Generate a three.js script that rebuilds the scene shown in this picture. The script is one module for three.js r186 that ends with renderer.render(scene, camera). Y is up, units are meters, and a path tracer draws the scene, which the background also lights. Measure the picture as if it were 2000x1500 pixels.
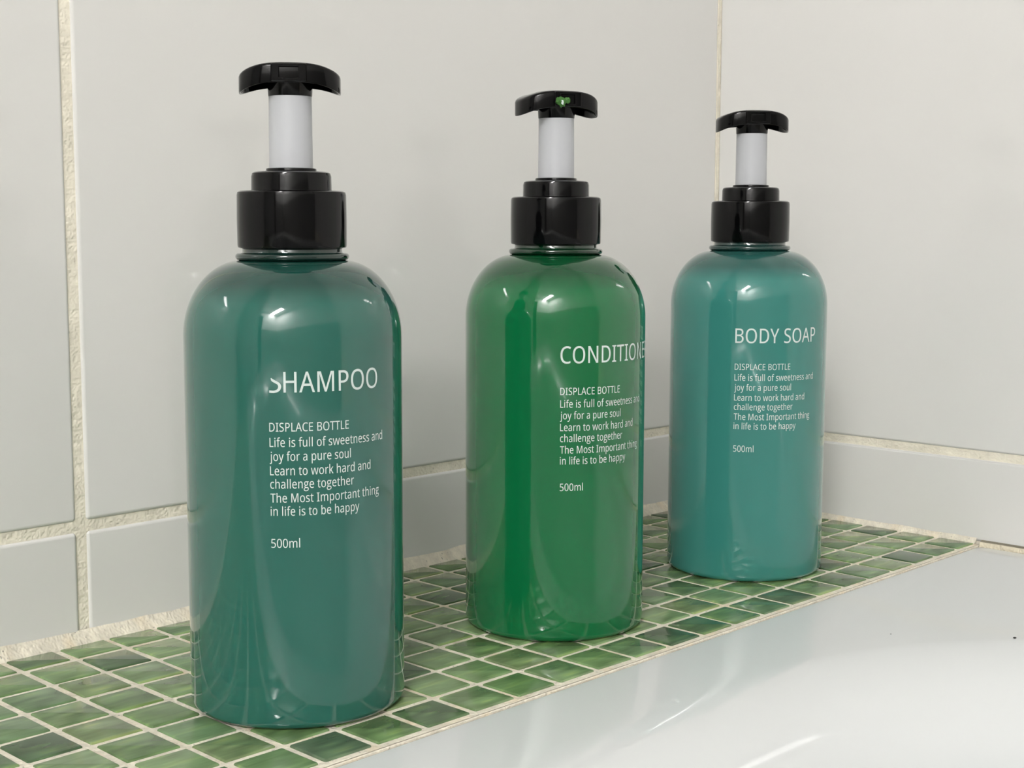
import * as THREE from 'three';
import { FontLoader } from 'three/addons/loaders/FontLoader.js';
import { RoundedBoxGeometry } from 'three/addons/geometries/RoundedBoxGeometry.js';
import { RectAreaLightUniformsLib } from 'three/addons/lights/RectAreaLightUniformsLib.js';
import { mergeGeometries, mergeVertices, toCreasedNormals } from 'three/addons/utils/BufferGeometryUtils.js';
import { ImprovedNoise } from 'three/addons/math/ImprovedNoise.js';

// ---------------------------------------------------------------- scene, camera, light, exposure
const scene = new THREE.Scene();
scene.background = new THREE.Color(0x000000);
const P = 0.021;                                    // pitch of the mosaic in metres
const camera = new THREE.PerspectiveCamera(2 * Math.atan(750 / 2799.6) * 180 / Math.PI, 4 / 3, 0.02, 20);
camera.rotation.order = 'YXZ';
camera.rotation.set(-0.111519, -0.799929, 0.001989);
camera.position.set(-11.29388 * P, 7.64732 * P, 23.6349 * P);
scene.add(camera);

RectAreaLightUniformsLib.init();
const renderer = new THREE.WebGLRenderer({ antialias: true });
renderer.toneMapping = THREE.LinearToneMapping;
renderer.toneMappingExposure = 1.57;
renderer.shadowMap.enabled = true;
const LAMP = { x: -2.08, y: 1.82, z: 1.5, w: 0.95, d: 0.19, power: 75 };
const ROOM = { x0: -2.5, x1: 21.0 * P, z0: 0.0, z1: 1.95, y0: -0.56, y1: 1.87, t: 0.1 };

// ---------------------------------------------------------------- helpers
let seed = 7;
const rnd = () => { seed = (seed * 1664525 + 1013904223) >>> 0; return seed / 4294967296; };
const rr = (a, b) => a + (b - a) * rnd();
const noise = new ImprovedNoise();
const used = {};
function numbered(name) {
  const n = used[name] = (used[name] ?? -1) + 1;
  return n ? `${name}_${String(n).padStart(3, '0')}` : name;
}
function add(o, parent) { (parent || scene).add(o); return o; }
function mesh(name, g, m, parent) {
  const o = new THREE.Mesh(g, m);
  o.name = parent ? name : numbered(name);
  o.castShadow = o.receiveShadow = true;
  return add(o, parent);
}
function group(name, data, pos = [0, 0, 0]) {
  const o = new THREE.Group();
  o.name = numbered(name); o.position.set(...pos); o.userData = data;
  return add(o);
}
function tex(w, h, f, srgb = true, repeat) {
  const d = new Uint8Array(w * h * 4);
  for (let j = 0; j < h; j++) for (let i = 0; i < w; i++) {
    const c = f(i / w, j / h), k = 4 * (j * w + i);
    d[k] = c[0]; d[k + 1] = c[1]; d[k + 2] = c[2]; d[k + 3] = 255;
  }
  const t = new THREE.DataTexture(d, w, h);
  t.magFilter = THREE.LinearFilter; t.minFilter = THREE.LinearMipmapLinearFilter; t.generateMipmaps = true;
  t.wrapS = t.wrapT = THREE.RepeatWrapping;
  if (srgb) t.colorSpace = THREE.SRGBColorSpace;
  if (repeat) t.repeat.set(...repeat);
  t.needsUpdate = true;
  return t;
}
const clamp = v => Math.max(0, Math.min(255, v));
// tileable value noise
function tile(u, v, nx, ny, s) {
  const h = (i, j) => { let n = (((i % nx) + nx) % nx) * 374761393 + (((j % ny) + ny) % ny) * 668265263 + s * 1442695041; n = (n ^ (n >>> 13)) * 1274126177; return ((n ^ (n >>> 16)) >>> 0) / 4294967296; };
  const x = u * nx, y = v * ny, i = Math.floor(x), j = Math.floor(y), a = x - i, b = y - j;
  const p = a * a * (3 - 2 * a), q = b * b * (3 - 2 * b);
  return (h(i, j) * (1 - p) + h(i + 1, j) * p) * (1 - q) + (h(i, j + 1) * (1 - p) + h(i + 1, j + 1) * p) * q;
}
// uv in metres from the dominant normal
function metreUV(g, k = 1) {
  const p = g.attributes.position, n = g.attributes.normal, uv = new Float32Array(p.count * 2);
  for (let i = 0; i < p.count; i++) {
    const a = Math.abs(n.getX(i)), b = Math.abs(n.getY(i)), c = Math.abs(n.getZ(i));
    const [s, t] = a > b && a > c ? [p.getZ(i), p.getY(i)] : b > c ? [p.getX(i), p.getZ(i)] : [p.getX(i), p.getY(i)];
    uv[2 * i] = s * k; uv[2 * i + 1] = t * k;
  }
  g.setAttribute('uv', new THREE.BufferAttribute(uv, 2));
  return g;
}
function box(x0, x1, y0, y1, z0, z1, r = 0, seg = 2) {
  const w = x1 - x0, h = y1 - y0, d = z1 - z0;
  const g = r ? new RoundedBoxGeometry(w, h, d, seg, r) : new THREE.BoxGeometry(w, h, d);
  g.translate((x0 + x1) / 2, (y0 + y1) / 2, (z0 + z1) / 2);
  return metreUV(g);
}

const creased = (g, a) => toCreasedNormals(g.scale(1000, 1000, 1000), a).scale(0.001, 0.001, 0.001);   // worked in millimetres

// ---------------------------------------------------------------- materials
const groutTex = tex(512, 512, (u, v) => {
  const n = tile(u, v, 24, 24, 1) * 0.5 + tile(u, v, 90, 90, 2) * 0.3 + tile(u, v, 200, 200, 3) * 0.2;
  const stain = Math.max(0, tile(u, v, 14, 14, 4) - 0.62) * 1.6, dot = tile(u, v, 150, 150, 5) > 0.95 ? 0.35 : 0;
  const k = 1 - 0.1 * (n - 0.5) * 2 - dot;
  return [clamp(232 * k), clamp((225 - 14 * stain) * k), clamp((208 - 30 * stain) * k)];
}, true, [9, 9]);
const groutBump = tex(256, 256, (u, v) => { const n = 255 * (tile(u, v, 40, 40, 8) * 0.5 + tile(u, v, 120, 120, 9) * 0.5); return [n, n, n]; }, false, [14, 14]);
const M = {
  grout: new THREE.MeshStandardMaterial({ name: 'cream_grout', map: groutTex, roughness: 0.8, bumpMap: groutBump, bumpScale: 0.0006 }),
  wallGrout: new THREE.MeshStandardMaterial({ name: 'wall_grout', color: 0xfffaee, map: tex(256, 256, (u, v) => { const n = 255 - 26 * (tile(u, v, 20, 20, 31) * 0.6 + tile(u, v, 80, 80, 32) * 0.4) - (tile(u, v, 120, 120, 33) > 0.97 ? 40 : 0); return [n, n - 2, n - 8]; }, true, [6, 6]), roughness: 0.75, bumpMap: groutBump, bumpScale: 0.0005 }),
  wallTile: new THREE.MeshPhysicalMaterial({ name: 'white_glazed_tile', color: 0xe5e4e1, roughness: 0.05, ior: 1.5, bumpMap: tex(256, 256, (u, v) => { const n = 255 * (tile(u, v, 6, 6, 11) * 0.8 + tile(u, v, 17, 17, 12) * 0.2); return [n, n, n]; }, false, [3, 3]), bumpScale: 0.0002 }),
  enamel: new THREE.MeshPhysicalMaterial({ name: 'white_enamel', color: 0xdcdfdf, roughness: 0.07, ior: 1.5 }),
  plaster: new THREE.MeshStandardMaterial({ name: 'white_paint', color: 0xf0f0ef, roughness: 0.7 }),
  floor: new THREE.MeshStandardMaterial({ name: 'grey_floor', color: 0xc9c6c0, roughness: 0.6 }),
  sealant: new THREE.MeshStandardMaterial({ name: 'sealant', color: 0xe2d8c0, roughness: 0.6, bumpMap: groutBump, bumpScale: 0.0008 }),
  black: new THREE.MeshPhysicalMaterial({ name: 'black_plastic', color: 0x060607, roughness: 0.1, ior: 1.45, specularIntensity: 0.6 }),
  hole: new THREE.MeshStandardMaterial({ name: 'nozzle_bore', color: 0x020202, roughness: 0.7 }),
  stem: new THREE.MeshPhysicalMaterial({ name: 'frosted_white_plastic', color: 0xbfc1c5, roughness: 0.42, ior: 1.48 }),
  print: new THREE.MeshStandardMaterial({ name: 'white_print', color: 0xd3dfdb, roughness: 0.5 }),
  soap: new THREE.MeshPhysicalMaterial({ name: 'green_soap', color: 0x3f7030, roughness: 0.1, ior: 1.4 }),
  diffuser: new THREE.MeshStandardMaterial({ name: 'lamp_glow', color: 0xffffff, emissive: 0xfffaf2, emissiveIntensity: 6, roughness: 0.5 }),
  darkWood: new THREE.MeshStandardMaterial({ name: 'dark_wood', color: 0x2b2622, roughness: 0.5 }),
  added_wainscot: new THREE.MeshStandardMaterial({ name: 'added_grey_wainscot', color: 0xa2a2a0, roughness: 0.4 }),
  whiteMetal: new THREE.MeshStandardMaterial({ name: 'white_metal', color: 0xe6e6e6, roughness: 0.4 }),
};
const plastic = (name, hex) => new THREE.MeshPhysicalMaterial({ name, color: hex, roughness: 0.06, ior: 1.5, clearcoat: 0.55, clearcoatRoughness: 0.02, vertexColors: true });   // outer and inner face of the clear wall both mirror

// ---------------------------------------------------------------- the room
const S = { kind: 'structure' };
{
  const { x0, x1, z0, z1, y0, y1, t } = ROOM;
  const joint = 0.0446, j = 0.0021, face = 0.0012, top = 0.3446, xj = 1.70 * P;
  const left = group('wall_left', { ...S });
  mesh('wall_core', box(x0 - t, x1 + t, y0 - t, y1 + t, -t, 0.0003), M.wallGrout, left);
  const right = group('wall_right', { ...S });
  mesh('wall_core', box(x1 + 0.0009, x1 + t, y0 - t, y1 + t, 0.0003, z1 + t), M.wallGrout, right);
  // courses of tiles: (y from, y to)
  const rows = [[0.0004, joint - j], [joint + j, top - j], [top + j, top + 0.30 - j], [top + 0.30 + j, top + 0.6 - j], [top + 0.6 + j, top + 0.9 - j], [top + 0.9 + j, top + 1.2 - j], [top + 1.2 + j, top + 1.5 - j], [top + 1.5 + j, y1]];
  const W = 0.45;
  const cols = [];
  for (let k = 0; k < 5; k++) { const b = k ? xj - (k - 1) * W - j : x1 - 0.0009, a = Math.max(x0, xj - k * W + j); cols.push([a, b]); }
  for (const [a, b] of rows) for (const [c, d] of cols)
    mesh('wall_tile', box(c, d, a, b, -0.006, face + rr(-0.00015, 0.00015), 0.0016, 3), M.wallTile, left);
  for (const [a, b] of rows) for (let k = 0; k < 5; k++) {
    const c = 0.002 + k * W, d = Math.min(z1, c + W - 2 * j);
    mesh('wall_tile', box(x1 - rr(0, 0.0002), x1 + 0.008, a, b, c, d, 0.0016, 3), M.wallTile, right);
  }
  mesh('corner_grout', box(x1 - 0.0016, x1 + 0.002, joint, y1, 0.0004, 0.0024, 0.0007, 2), M.wallGrout, right);
  const far = mesh('wall_far', box(x0 - t, x0, y0 - t, y1 + t, 0, z1 + t), M.plaster); far.userData = { ...S };
  const door = group('added_door_1', { ...S }, [x0, y0, 0.14]);  // unseen door, added for the dark band mirrored in the bottles
  mesh('added_door_leaf', box(0.001, 0.036, 0.004, 2.0, 0.03, 0.83, 0.003), M.darkWood, door);
  for (const [a, b] of [[0.18, 0.86], [0.98, 1.86]]) mesh('added_door_panel', box(0.034, 0.044, a, b, 0.14, 0.72, 0.004), M.darkWood, door);
  for (const [a, b, c, d] of [[0.0, 0.03, 0.002, 2.04], [0.83, 0.86, 0.002, 2.04], [0.03, 0.83, 2.006, 2.04]]) mesh('added_door_frame', box(0.001, 0.05, c, d, a, b, 0.002), M.darkWood, door);
  const stub = mesh('wall_added_partition', box(-1.18, -1.075, y0, y1, 0.0016, 0.44, 0.003), M.plaster); stub.userData = { ...S };  // unseen stub wall, added to darken the reflections on the bottles
  const near = group('wall_near', { ...S });
  mesh('wall_core', box(x0 - t, x1 + t, y0 - t, y1 + t, z1, z1 + t), M.plaster, near);
  mesh('added_wainscot', box(x0 + 0.001, x1 - 0.001, y0, 0.72, z1 - 0.012, z1 + 0.01, 0.003), M.added_wainscot, near);  // unseen grey lower panels, added to dim what the black collars mirror
  mesh('added_wainscot', box(x0 - 0.01, x0 + 0.012, y0, 0.72, 1.02, z1 - 0.013, 0.003), M.added_wainscot, near);
  const fl = mesh('floor', box(x0 - t, x1 + t, y0 - t, y0, 0, z1 + t), M.floor); fl.userData = { ...S };
  const ce = mesh('ceiling', box(x0 - t, x1 + t, y1, y1 + t, 0, z1 + t), M.plaster); ce.userData = { ...S };
}

// ---------------------------------------------------------------- ceiling lamp
{
  const L = LAMP;
  const lamp = group('ceiling_lamp', { label: 'rectangular white ceiling lamp above the bath', category: 'lamp' }, [L.x, L.y, L.z]);
  mesh('housing', new RoundedBoxGeometry(L.w + 0.04, 0.046, L.d + 0.04, 3, 0.008).translate(0, 0.027, 0), M.whiteMetal, lamp);
  mesh('diffuser', new RoundedBoxGeometry(L.w, 0.012, L.d, 3, 0.004).translate(0, 0.0, 0), M.diffuser, lamp);
  const a = new THREE.RectAreaLight(new THREE.Color().setRGB(1, 0.98, 0.966, THREE.LinearSRGBColorSpace), L.power, L.w, L.d);
  a.position.set(L.x, L.y - 0.012, L.z); a.rotation.x = -Math.PI / 2;
  a.castShadow = true;
  scene.add(a);
}

// ---------------------------------------------------------------- mosaic ledge
const FRONT = 8.07 * P;
{
  const ledge = group('tiled_ledge', { label: 'bath ledge paved with small green mosaic tiles in cream grout', category: 'ledge' });
  const xa = -1.06, xb = ROOM.x1 - 0.0003;
  mesh('grout_bed', box(xa, xb, -0.035, -0.0007, 0.0014, FRONT, 0.0009, 2), M.grout, ledge);
  // sloping fillet of grout where the ledge meets the two walls
  const fillet = (len, k = 1) => {
    const g = new THREE.BufferGeometry(), n = Math.round(len / 0.006), pos = [], idx = [];
    for (let i = 0; i <= n; i++) {
      const x = len * i / n, w = k * (0.0046 + 0.0011 * noise.noise(x * 70, 3, len)), h = k * (0.0046 + 0.0012 * noise.noise(x * 60, 7, len));
      pos.push(x, h, 0, x, h * 0.42, w * 0.4, x, -0.0004, w, x, -0.002, w, x, -0.002, 0);
      if (i) for (let k = 0; k < 4; k++) { const a = (i - 1) * 5 + k, b = i * 5 + k; idx.push(a, a + 1, b, b, a + 1, b + 1); }
    }
    g.setAttribute('position', new THREE.Float32BufferAttribute(pos, 3)); g.setIndex(idx); g.computeVertexNormals();
    return metreUV(g);
  };
  mesh('grout_fillet', fillet(xb - xa).translate(xa, 0, 0.0011), M.grout, ledge);
  {
    const f = fillet(FRONT - 0.004, 0.5), p = f.attributes.position;
    for (let i = 0; i < p.count; i++) p.setXYZ(i, xb + 0.0001 - p.getZ(i), p.getY(i), 0.002 + p.getX(i));
    f.computeVertexNormals();
    mesh('grout_fillet', f, M.grout, ledge);
  }

  // glazed streaks along the length of a tile, four variants
  const streaks = [0, 1, 2, 3].map(s => tex(96, 96, (u, v) => {
    const w = v + 0.09 * (tile(u, v, 2, 2, 40 + s) - 0.5);
    const a = tile(u * 0.999, ((w % 1) + 1) % 1, 2, 9, 50 + s), b = tile(u, v, 5, 22, 60 + s), c = tile(u, v, 3, 3, 70 + s);
    const k = 0.84 + 0.18 * a + 0.08 * (b - 0.5) + 0.2 * (c - 0.5), y = a > 0.74 ? (a - 0.74) * 1.4 : 0;
    return [clamp(215 * k * (1 + 0.35 * y)), clamp(220 * k * (1 + 0.22 * y)), clamp(205 * k)];
  }));
  const tones = [0x9cb88a, 0x91af7f, 0x86a673, 0x76946c, 0x799075, 0x9ab082, 0x89a980, 0x607e5b];
  const weight = [0, 0, 0, 1, 1, 1, 1, 2, 2, 2, 3, 3, 4, 5, 6, 6, 6, 7];
  const mats = streaks.map(t => tones.map((c, i) => new THREE.MeshPhysicalMaterial({ name: `green_glass_${i}`, color: c, map: t, roughness: 0.09, ior: 1.52 })));
  // three tile shapes: rounded corners, softly pillowed top edge
  const shapes = [0, 1, 2].map(k => {
    const h = 0.44 * P, r = (0.02 + 0.012 * k) * P, s = new THREE.Shape();
    const q = [[-h, -h], [h, -h], [h, h], [-h, h]].map(([a, b]) => [a * (1 + rr(-0.025, 0.01)), b * (1 + rr(-0.025, 0.01))]);
    q.forEach(([x, y], i) => {
      const [px, py] = q[(i + 3) % 4], [nx, ny] = q[(i + 1) % 4];
      const u = (ax, ay) => { const l = Math.hypot(ax - x, ay - y); return [x + (ax - x) / l * r, y + (ay - y) / l * r]; };
      const a = u(px, py), b = u(nx, ny);
      if (i) s.lineTo(...a); else s.moveTo(...a);
      s.quadraticCurveTo(x, y, ...b);
    });
    s.closePath();
    let g = new THREE.ExtrudeGeometry(s, { depth: 0.003, bevelEnabled: true, bevelThickness: 0.0007, bevelSize: 0.0006, bevelOffset: -0.0006, bevelSegments: 3, curveSegments: 3 });
    g.rotateX(-Math.PI / 2).translate(0, -0.0037, 0);
    g.deleteAttribute('uv');
    g = creased(g, 0.9);
    const p = g.attributes.position, uv = new Float32Array(p.count * 2);
    for (let i = 0; i < p.count; i++) { uv[2 * i] = p.getX(i) / P + 0.5; uv[2 * i + 1] = p.getZ(i) / P + 0.5; }
    g.setAttribute('uv', new THREE.BufferAttribute(uv, 2));
    return g;
  });
  const back = shapes[0].clone().scale(1, 1, 0.74);      // trimmed row along the wall
  const rest = [];
  for (let i = -50; i < 21; i++) for (let r = 0; r < 8; r++) {
    const g = r ? shapes[Math.floor(rnd() * 3)] : back;
    const last = i === 20;
    const m = mats[Math.floor(rnd() * 4)][weight[Math.floor(rnd() * weight.length)]];
    const x = (i + 0.5) * P + rr(-0.0003, 0.0003) - (last ? 0.03 * P : 0), z = (r ? r + 0.5 : 0.60) * P + rr(-0.0003, 0.0003);
    const tilt = [rr(-0.006, 0.006), rr(-0.012, 0.012), rr(-0.006, 0.006)], dy = -Math.max(Math.abs(tilt[0]), Math.abs(tilt[2])) * 0.5 * P;
    if (i >= -6) {
      const o = mesh('mosaic_tile', g, m, ledge);
      o.position.set(x, dy, z); o.rotation.set(...tilt);
      if (rnd() < 0.5 && r) o.rotation.y += Math.PI;
      if (last) o.scale.x = 0.9;
    } else rest.push([g, m, x, dy, z, tilt]);
  }
  // the same tiles further along, out of the frame and only mirrored in the bottles
  const gs = rest.map(([g, m, x, dy, z, t]) => {
    const c = g.clone().applyMatrix4(new THREE.Matrix4().compose(new THREE.Vector3(x, dy, z), new THREE.Quaternion().setFromEuler(new THREE.Euler(...t)), new THREE.Vector3(1, 1, 1)));
    const n = c.attributes.position.count, col = new Float32Array(n * 3);
    for (let i = 0; i < n; i++) { col[3 * i] = m.color.r; col[3 * i + 1] = m.color.g; col[3 * i + 2] = m.color.b; }
    c.setAttribute('color', new THREE.BufferAttribute(col, 3));
    return c;
  });
  const far = mesh('distant_mosaic_tiles', mergeGeometries(gs), new THREE.MeshPhysicalMaterial({ name: 'green_glass', vertexColors: true, map: streaks[0], roughness: 0.09, ior: 1.52 }), ledge);
  far.userData.kind = 'stuff';
}

// ---------------------------------------------------------------- bathtub
{
  const tub = group('bathtub', { label: 'glossy white bathtub with a rolled rim in front of the green ledge', category: 'bathtub' });
  const NC = 14, NS = 10;
  // rounded rectangle in plan, always the same number of points
  function loop(x0, x1, z0, z1, r, y) {
    const pts = [], c = [[x1 - r, z0 + r, -90], [x1 - r, z1 - r, 0], [x0 + r, z1 - r, 90], [x0 + r, z0 + r, 180]];
    c.forEach(([cx, cz, a0], k) => {
      for (let i = 0; i <= NC; i++) { const a = (a0 + 90 * i / NC) * Math.PI / 180; pts.push([cx + r * Math.cos(a), y, cz + r * Math.sin(a)]); }
      const [nx, nz, na] = c[(k + 1) % 4], a = (na) * Math.PI / 180, e = [nx + r * Math.cos(a), nz + r * Math.sin(a)], s = pts[pts.length - 1].slice();
      for (let i = 1; i < NS; i++) pts.push([s[0] + (e[0] - s[0]) * i / NS, y, s[2] + (e[1] - s[2]) * i / NS]);
    });
    return pts;
  }
  const O = { x0: -1.06, x1: ROOM.x1 - 0.0008, z0: FRONT + 0.0002, z1: 0.93, r: 0.004 };
  const B = { x0: -0.93, x1: 0.352, z0: FRONT + 0.036, z1: 0.87, r: 0.17 };
  const lerp = (a, b, t) => a + (b - a) * t;
  const loops = [loop(O.x0, O.x1, O.z0, O.z1, O.r, -0.53), loop(O.x0, O.x1, O.z0, O.z1, O.r, -0.0028), loop(O.x0 + 0.0005, O.x1 - 0.0005, O.z0 + 0.0005, O.z1 - 0.0005, O.r, -0.0016)];
  for (let i = 0; i <= 10; i++) {
    const t = 0.03 + 0.97 * i / 10;
    loops.push(loop(lerp(O.x0, B.x0, t), lerp(O.x1, B.x1, t), lerp(O.z0, B.z0, t), lerp(O.z1, B.z1, t), lerp(O.r, B.r, Math.pow(t, 1.0)), -0.0014 - 0.0006 * t - 0.0008 * t * t));
  }
  const R = 0.047, a0 = 0.06;
  let s = 0, y = -0.0028;
  const inset = (d, yy, r) => loop(B.x0 + d, B.x1 - d, B.z0 + d, B.z1 - d, r, yy);
  for (let i = 1; i <= 16; i++) {
    const a = a0 + (1.36 - a0) * i / 16;
    s = R * (Math.sin(a) - Math.sin(a0)); y = -0.0028 - R * (Math.cos(a0) - Math.cos(a));
    loops.push(inset(s, y, B.r - s * 0.6));
  }
  for (let i = 1; i <= 6; i++) loops.push(inset(s + 0.065 * i / 6, lerp(y, -0.38, i / 6), B.r - 0.03));
  for (let i = 1; i <= 6; i++) { const a = 0.2 + 1.37 * i / 6; loops.push(inset(s + 0.065 + 0.07 * (1 - Math.cos(a)), -0.38 - 0.065 * Math.sin(a), B.r - 0.03)); }
  const n = loops[0].length, pos = loops.flat(2), idx = [];
  for (let k = 0; k + 1 < loops.length; k++) for (let i = 0; i < n; i++) { const a = k * n + i, b = k * n + (i + 1) % n; idx.push(a, b, a + n, b, b + n, a + n); }
  const L = loops[loops.length - 1], cx = L.reduce((q, p) => q + p[0], 0) / n, cz = L.reduce((q, p) => q + p[2], 0) / n;
  pos.push(cx, L[0][1] - 0.004, cz); const ci = pos.length / 3 - 1;
  for (let i = 0; i < n; i++) idx.push((loops.length - 1) * n + i, (loops.length - 1) * n + (i + 1) % n, ci);
  const g = new THREE.BufferGeometry(); g.setAttribute('position', new THREE.Float32BufferAttribute(pos, 3)); g.setIndex(idx);
  g.computeVertexNormals();
  mesh('basin', metreUV(g), M.enamel, tub);
  const drain = new THREE.LatheGeometry([[0, 0.004], [0.012, 0.004], [0.02, 0.003], [0.028, 0.0015], [0.03, -0.004]].map(p => new THREE.Vector2(...p)), 32);
  mesh('drain', drain.translate(0.1, -0.449, cz), M.whiteMetal, tub);
  for (const [x, z, r] of [[0.358, 0.218, 0.0005], [0.3003, 0.2531, 0.0008], [0.2702, 0.2154, 0.0004], [0.3349, 0.2354, 0.0005]])
    mesh('dirt_speck', new THREE.IcosahedronGeometry(r, 1).scale(1, 0.3, 0.8).translate(x, -0.0026, z), M.hole, tub);
  // bead of sealant between rim and right wall
  const len = 0.74, m = 60, sp = [], si = [];
  for (let i = 0; i <= m; i++) {
    const z = FRONT + 0.0005 + len * i / m, w = 0.0026 + 0.0009 * noise.noise(z * 40, 1, 2), h = 0.0016 + 0.0006 * noise.noise(z * 50, 4, 2);
    sp.push(0, h, z, -w * 0.5, h * 0.5, z, -w, -0.0018, z, 0, -0.004, z);
    if (i) for (let k = 0; k < 3; k++) { const a = (i - 1) * 4 + k, b = i * 4 + k; si.push(a, b, a + 1, b, b + 1, a + 1); }
  }
  const sg = new THREE.BufferGeometry(); sg.setAttribute('position', new THREE.Float32BufferAttribute(sp, 3)); sg.setIndex(si); sg.computeVertexNormals();
  mesh('sealant_bead', metreUV(sg).translate(ROOM.x1 - 0.0003, 0, 0), M.sealant, tub);
}

// ---------------------------------------------------------------- pump bottles
const R = 1.7135 * P;
const font = await new FontLoader().loadAsync('fonts/droid/droid_sans_regular.typeface.json');
function lathe(pts, seg = 96, crease = 0.7) {
  const g = new THREE.LatheGeometry(pts.map(([r, y]) => new THREE.Vector2(r * P, y * P)), seg);
  g.deleteAttribute('uv'); g.deleteAttribute('normal');
  const m = mergeVertices(g, 1e-6);
  return creased(m, crease);
}
// lettering wrapped round the bottle: a0 where it starts, width in degrees
function lettering(str, base, cap, width, a0, skew = 0) {
  const gs = [new THREE.ShapeGeometry(font.generateShapes(str, 1), 6)];
  let g = gs[0];
  g.computeBoundingBox();
  const b = g.boundingBox, capH = 0.714 * 1.0;
  const bb = new THREE.ShapeGeometry(font.generateShapes('H', 1), 2); bb.computeBoundingBox();
  const hh = bb.boundingBox.max.y;
  return bend(g, b.min.x, b.max.x - b.min.x, hh, base, cap, width, a0);
}
function bend(g, x0, w, hh, base, cap, width, a0) {
  const p = g.attributes.position, nrm = [], wr = width * Math.PI / 180, rad = R + 0.00012;
  for (let i = 0; i < p.count; i++) {
    const a = a0 + (p.getX(i) - x0) / w * wr, y = base * P + p.getY(i) / hh * cap * P;
    p.setXYZ(i, rad * Math.sin(a), y, rad * Math.cos(a)); nrm.push(Math.sin(a), 0, Math.cos(a));
  }
  g.setAttribute('normal', new THREE.Float32BufferAttribute(nrm, 3));
  g.deleteAttribute('uv');
  return g;
}
const slogan = [['DISPLACE BOTTLE', 4.585, 0.13, 40.3], ['Life is full of sweetness and', 4.355, 0.135, 62.8], ['joy for a pure soul', 4.145, 0.135, 41.3], ['Learn to work hard and', 3.93, 0.135, 53.6], ['challenge together', 3.73, 0.135, 42.9], ['The Most Important thing', 3.52, 0.135, 59.6], ['in life is to be happy', 3.32, 0.135, 46.0], ['500ml', 2.835, 0.135, 14.3]];

const bodyProfile = [];
for (let i = 0; i <= 6; i++) { const t = i / 6 * Math.PI / 2; bodyProfile.push([1.7135 - 0.12 + 0.12 * Math.sin(t), 0.12 - 0.12 * Math.cos(t)]); }
for (let i = 1; i <= 20; i++) bodyProfile.push([1.7135, 0.12 + (5.87 - 0.12) * i / 20]);
for (let i = 1; i <= 36; i++) { const t = i / 36 * Math.PI / 2 * 0.985; bodyProfile.push([0.77 + 0.9435 * Math.cos(t), 5.87 + 1.2 * Math.sin(t)]); }
bodyProfile.push([0.76, 7.068], [0.7, 7.068], [0, 7.068]);
bodyProfile.unshift([0, 0.09], [1.2, 0.09], [1.45, 0.02], [1.5, 0]);
const G = {};
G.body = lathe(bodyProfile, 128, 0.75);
// shoulder darkness is put into the vertex colours above a set level
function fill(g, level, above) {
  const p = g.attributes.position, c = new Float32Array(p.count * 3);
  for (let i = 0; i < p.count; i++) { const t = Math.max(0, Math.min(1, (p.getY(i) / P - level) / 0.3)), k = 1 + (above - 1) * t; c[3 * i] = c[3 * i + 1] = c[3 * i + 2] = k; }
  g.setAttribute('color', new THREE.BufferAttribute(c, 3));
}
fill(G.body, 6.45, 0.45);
const bead = [[0, 7.06], [0.8, 7.06]];
for (let i = 0; i <= 8; i++) { const t = (-90 + 180 * i / 8) * Math.PI / 180; bead.push([0.835 + 0.055 * Math.cos(t), 7.125 + 0.055 * Math.sin(t)]); }
bead.push([0.79, 7.185], [0.78, 7.2], [0.78, 7.4], [0.62, 7.42], [0, 7.42]);
G.neck = lathe(bead, 96, 0.75); G.neck.setAttribute('color', new THREE.BufferAttribute(new Float32Array(G.neck.attributes.position.count * 3).fill(1), 3));
G.collar = lathe([[0.70, 7.26], [0.815, 7.255], ...[[0.845, 7.27], [0.852, 7.30], [0.856, 7.7], [0.852, 8.08], [0.84, 8.125], [0.80, 8.145]], [0.66, 8.15], [0.66, 8.12], [0.635, 8.12], [0.625, 8.17], [0.622, 8.37], [0.607, 8.42], [0.57, 8.44], [0.42, 8.445], [0.395, 8.46], [0.39, 8.49], [0.36, 8.5], [0.32, 8.5]], 96, 0.6);
G.stem = lathe([[0, 8.3], [0.345, 8.3], [0.345, 8.42], [0.338, 8.6], [0.332, 9.62], [0, 9.62]], 64, 0.6);
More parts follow.
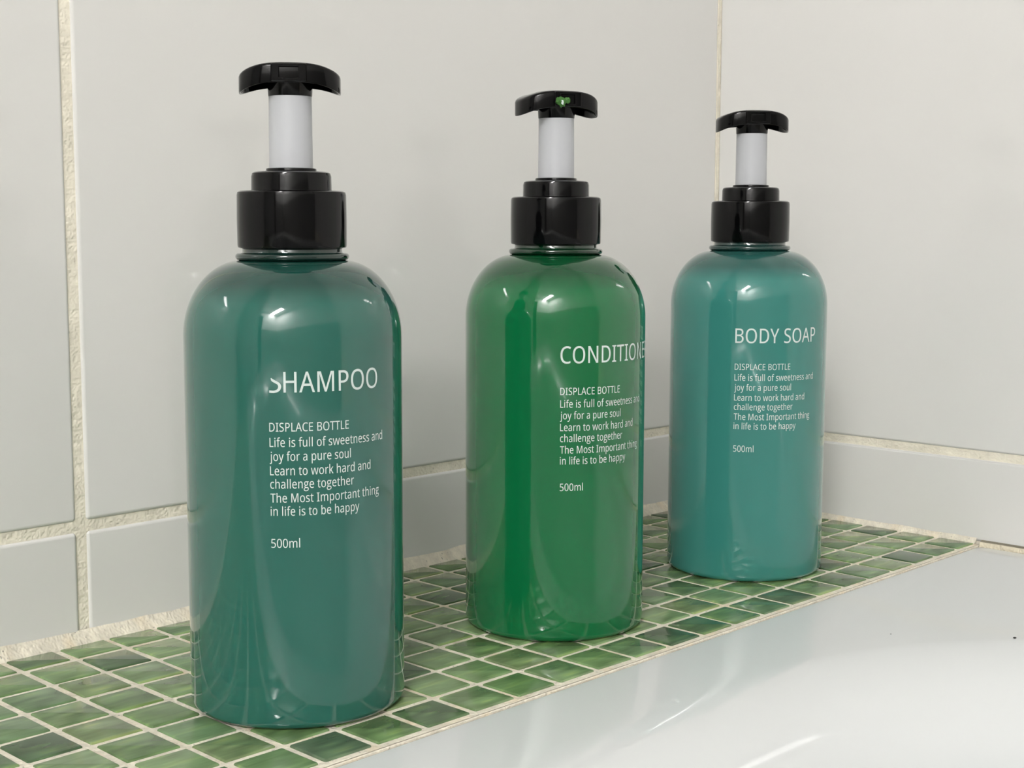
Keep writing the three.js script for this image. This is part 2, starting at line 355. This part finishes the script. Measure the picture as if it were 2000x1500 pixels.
// pump head: an arched oval cap, hollow below
{
  const W = 0.785, D = 0.50, N = 72, yTop = 10.08, drop = x => -0.155 * Math.pow(Math.abs(x) / W, 3);
  const out = (a, s) => { const c = Math.cos(a), q = Math.sin(a), e = 2 / 2.7; return [W * s * Math.sign(c) * Math.pow(Math.abs(c), e), D * s * Math.sign(q) * Math.pow(Math.abs(q), e)]; };
  // rings: inset factor, height above the arch
  const rings = [[0.0, 0.03], [0.5, 0.022], [0.86, 0.005], [0.95, -0.004], [0.985, -0.02], [1.0, -0.05], [1.0, -0.27], [0.994, -0.295], [0.975, -0.30], [0.957, -0.295], [0.95, -0.27], [0.95, -0.09], [0.86, -0.06], [0.0, -0.05]];
  const pos = [], idx = [];
  rings.forEach(([s, h]) => { for (let i = 0; i < N; i++) { const [x, z] = out(2 * Math.PI * i / N, Math.max(s, 1e-4)); pos.push(x * P, (yTop + drop(x) + h) * P, z * P); } });
  for (let k = 0; k + 1 < rings.length; k++) for (let i = 0; i < N; i++) { const a = k * N + i, b = k * N + (i + 1) % N; idx.push(a, b, a + N, b, b + N, a + N); }
  const g = new THREE.BufferGeometry(); g.setAttribute('position', new THREE.Float32BufferAttribute(pos, 3)); g.setIndex(idx);
  G.head = creased(g, 0.6);
  G.socket = lathe([[0, 9.98], [0.36, 9.98], [0.342, 9.62], [0.335, 9.6], [0, 9.6]], 64, 0.6);
  // nozzle: a framed block on the front face, with its opening
  const sh = new THREE.Shape(); const w = 0.27, h = 0.135, c = 0.03;
  sh.moveTo(-w + c, -h); sh.lineTo(w - c, -h); sh.quadraticCurveTo(w, -h, w, -h + c); sh.lineTo(w, h - c); sh.quadraticCurveTo(w, h, w - c, h); sh.lineTo(-w + c, h); sh.quadraticCurveTo(-w, h, -w, h - c); sh.lineTo(-w, -h + c); sh.quadraticCurveTo(-w, -h, -w + c, -h);
  const ho = new THREE.Path(); ho.moveTo(-0.145, -0.075); ho.lineTo(-0.145, 0.085); ho.lineTo(0.145, 0.085); ho.lineTo(0.145, -0.075); ho.quadraticCurveTo(0, -0.11, -0.145, -0.075); sh.holes.push(ho);
  G.nozzle = new THREE.ExtrudeGeometry(sh, { depth: 0.16, bevelEnabled: true, bevelThickness: 0.018, bevelSize: 0.015, bevelOffset: -0.015, bevelSegments: 2 }).scale(P, P, P).translate(0, (yTop - 0.155) * P, 0.36 * P);
  G.bore = new THREE.BoxGeometry(0.31 * P, 0.2 * P, 0.02 * P).translate(0, (yTop - 0.155) * P, 0.41 * P);
}
function bottle(k, x, z, azCam, head, hex, label, title, titleW, a0deg) {
  const b = group('pump_bottle', { label, category: 'bottle', group: 'refill pump bottles on the mosaic ledge' }, [x * P, 0, z * P]);
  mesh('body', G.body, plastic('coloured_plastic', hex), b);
  mesh('neck', G.neck, plastic('neck_plastic', new THREE.Color(hex).multiplyScalar(0.16)), b).userData.label = 'dark neck ring';
  mesh('collar', G.collar, M.black, b);
  mesh('stem', G.stem, M.stem, b);
  const ph = new THREE.Group(); ph.name = 'pump_head'; b.add(ph);
  ph.rotation.y = (azCam + head) * Math.PI / 180;
  mesh('cap', G.head, M.black, ph); mesh('socket', G.socket, M.black, ph); mesh('nozzle', G.nozzle, M.black, ph); mesh('nozzle_opening', G.bore, M.hole, ph);
  const a0 = (azCam + a0deg) * Math.PI / 180;
  const t = title(a0); t.name = 'title_print';
  for (const [s, y, c, w] of slogan) mesh('printed_line', lettering(s, y, c, w, a0), M.print, b);
  mesh('printed_title', t, M.print, b);
  return b;
}
// the worn S of the first title: only its lower bowl is left
function shampoo(a0) {
  const d = Math.PI / 180, rest = lettering('HAMPOO', 5.165, 0.305, 51.8, a0 + 7.3 * d);
  const pts = [[0.10, 0.70], [0.16, 0.60], [0.27, 0.52], [0.40, 0.42], [0.44, 0.28], [0.38, 0.12], [0.22, 0.04], [0.02, 0.05]], L = [], Rr = [];
  const cv = new THREE.CatmullRomCurve3(pts.map(p => new THREE.Vector3(p[0], p[1], 0)));
  for (let i = 0; i <= 24; i++) { const u = i / 24, p = cv.getPoint(u), t = cv.getTangent(u), w = 0.058 * Math.min(1, 0.25 + u * 5); L.push([p.x - t.y * w, p.y + t.x * w]); Rr.push([p.x + t.y * w, p.y - t.x * w]); }
  const s = new THREE.Shape([...L, ...Rr.reverse()].map(p => new THREE.Vector2(...p)));
  const g = bend(new THREE.ShapeGeometry(s), 0, 0.45, 1, 5.165, 0.305, 5.6, a0);
  return mergeGeometries([rest, g]);
}
bottle(0, 2.56344, 5.34578, -37.15, -2, 0x266257, 'dark teal pump bottle reading SHAMPOO, the largest and nearest of three', shampoo, 0, -12.7);
const second = bottle(1, 8.85724, 5.20869, -47.56, 24, 0x0a683a, 'bright green pump bottle reading CONDITIONER, standing between the two teal bottles', a0 => lettering('CONDITIONER', 5.155, 0.305, 80, a0), 0, 3.2);
bottle(2, 15.14965, 5.25093, -55.19, 15, 0x388078, 'light teal pump bottle reading BODY SOAP, standing in the corner by the right wall', a0 => lettering('BODY SOAP', 5.155, 0.305, 64.2, a0), 0, -8.7);

// ---------------------------------------------------------------- a dab of green soap on the nozzle of the second bottle
{
  const lump = (sx, sy, sz, k, x0, y0) => {
    const g = new THREE.SphereGeometry(1, 28, 18), p = g.attributes.position;
    for (let i = 0; i < p.count; i++) {
      const x = p.getX(i), y = p.getY(i), z = p.getZ(i), n = 1 + 0.45 * noise.noise(x * 1.6 + k, y * 1.6, z * 1.6) + 0.2 * noise.noise(x * 4, y * 4 + k, z * 4 + 2);
      p.setXYZ(i, (x * n * sx + x0) * P, (y * n * sy + y0) * P, z * n * sz * P);
    }
    g.computeVertexNormals();
    return g;
  };
  const o = mesh('soap_dab', mergeGeometries([lump(0.085, 0.085, 0.035, 4, -0.02, 0), lump(0.06, 0.05, 0.03, 9, 0.09, 0.03), lump(0.04, 0.06, 0.03, 15, -0.1, 0.02)]), M.soap);
  mesh('painted_highlight', lump(0.022, 0.04, 0.015, 21, -0.02, -0.01).translate(0, 0, 0.034 * P), M.print, o).userData.label = 'pale highlight painted onto the green soap';  // pale mesh standing in for a highlight on the soap
  const a = (-47.56 + 24) * Math.PI / 180, lx = -0.12 * P, lz = 0.555 * P;
  o.position.set(8.85724 * P + lx * Math.cos(a) + lz * Math.sin(a), 9.87 * P, 5.20869 * P - lx * Math.sin(a) + lz * Math.cos(a));
  o.rotation.y = a;
  o.userData = { label: 'small dab of green soap stuck beside the nozzle of the green bottle', category: 'soap' };
}

scene.traverse(o => { if (o.isMesh) o.castShadow = o.receiveShadow = true; });
renderer.render(scene, camera);
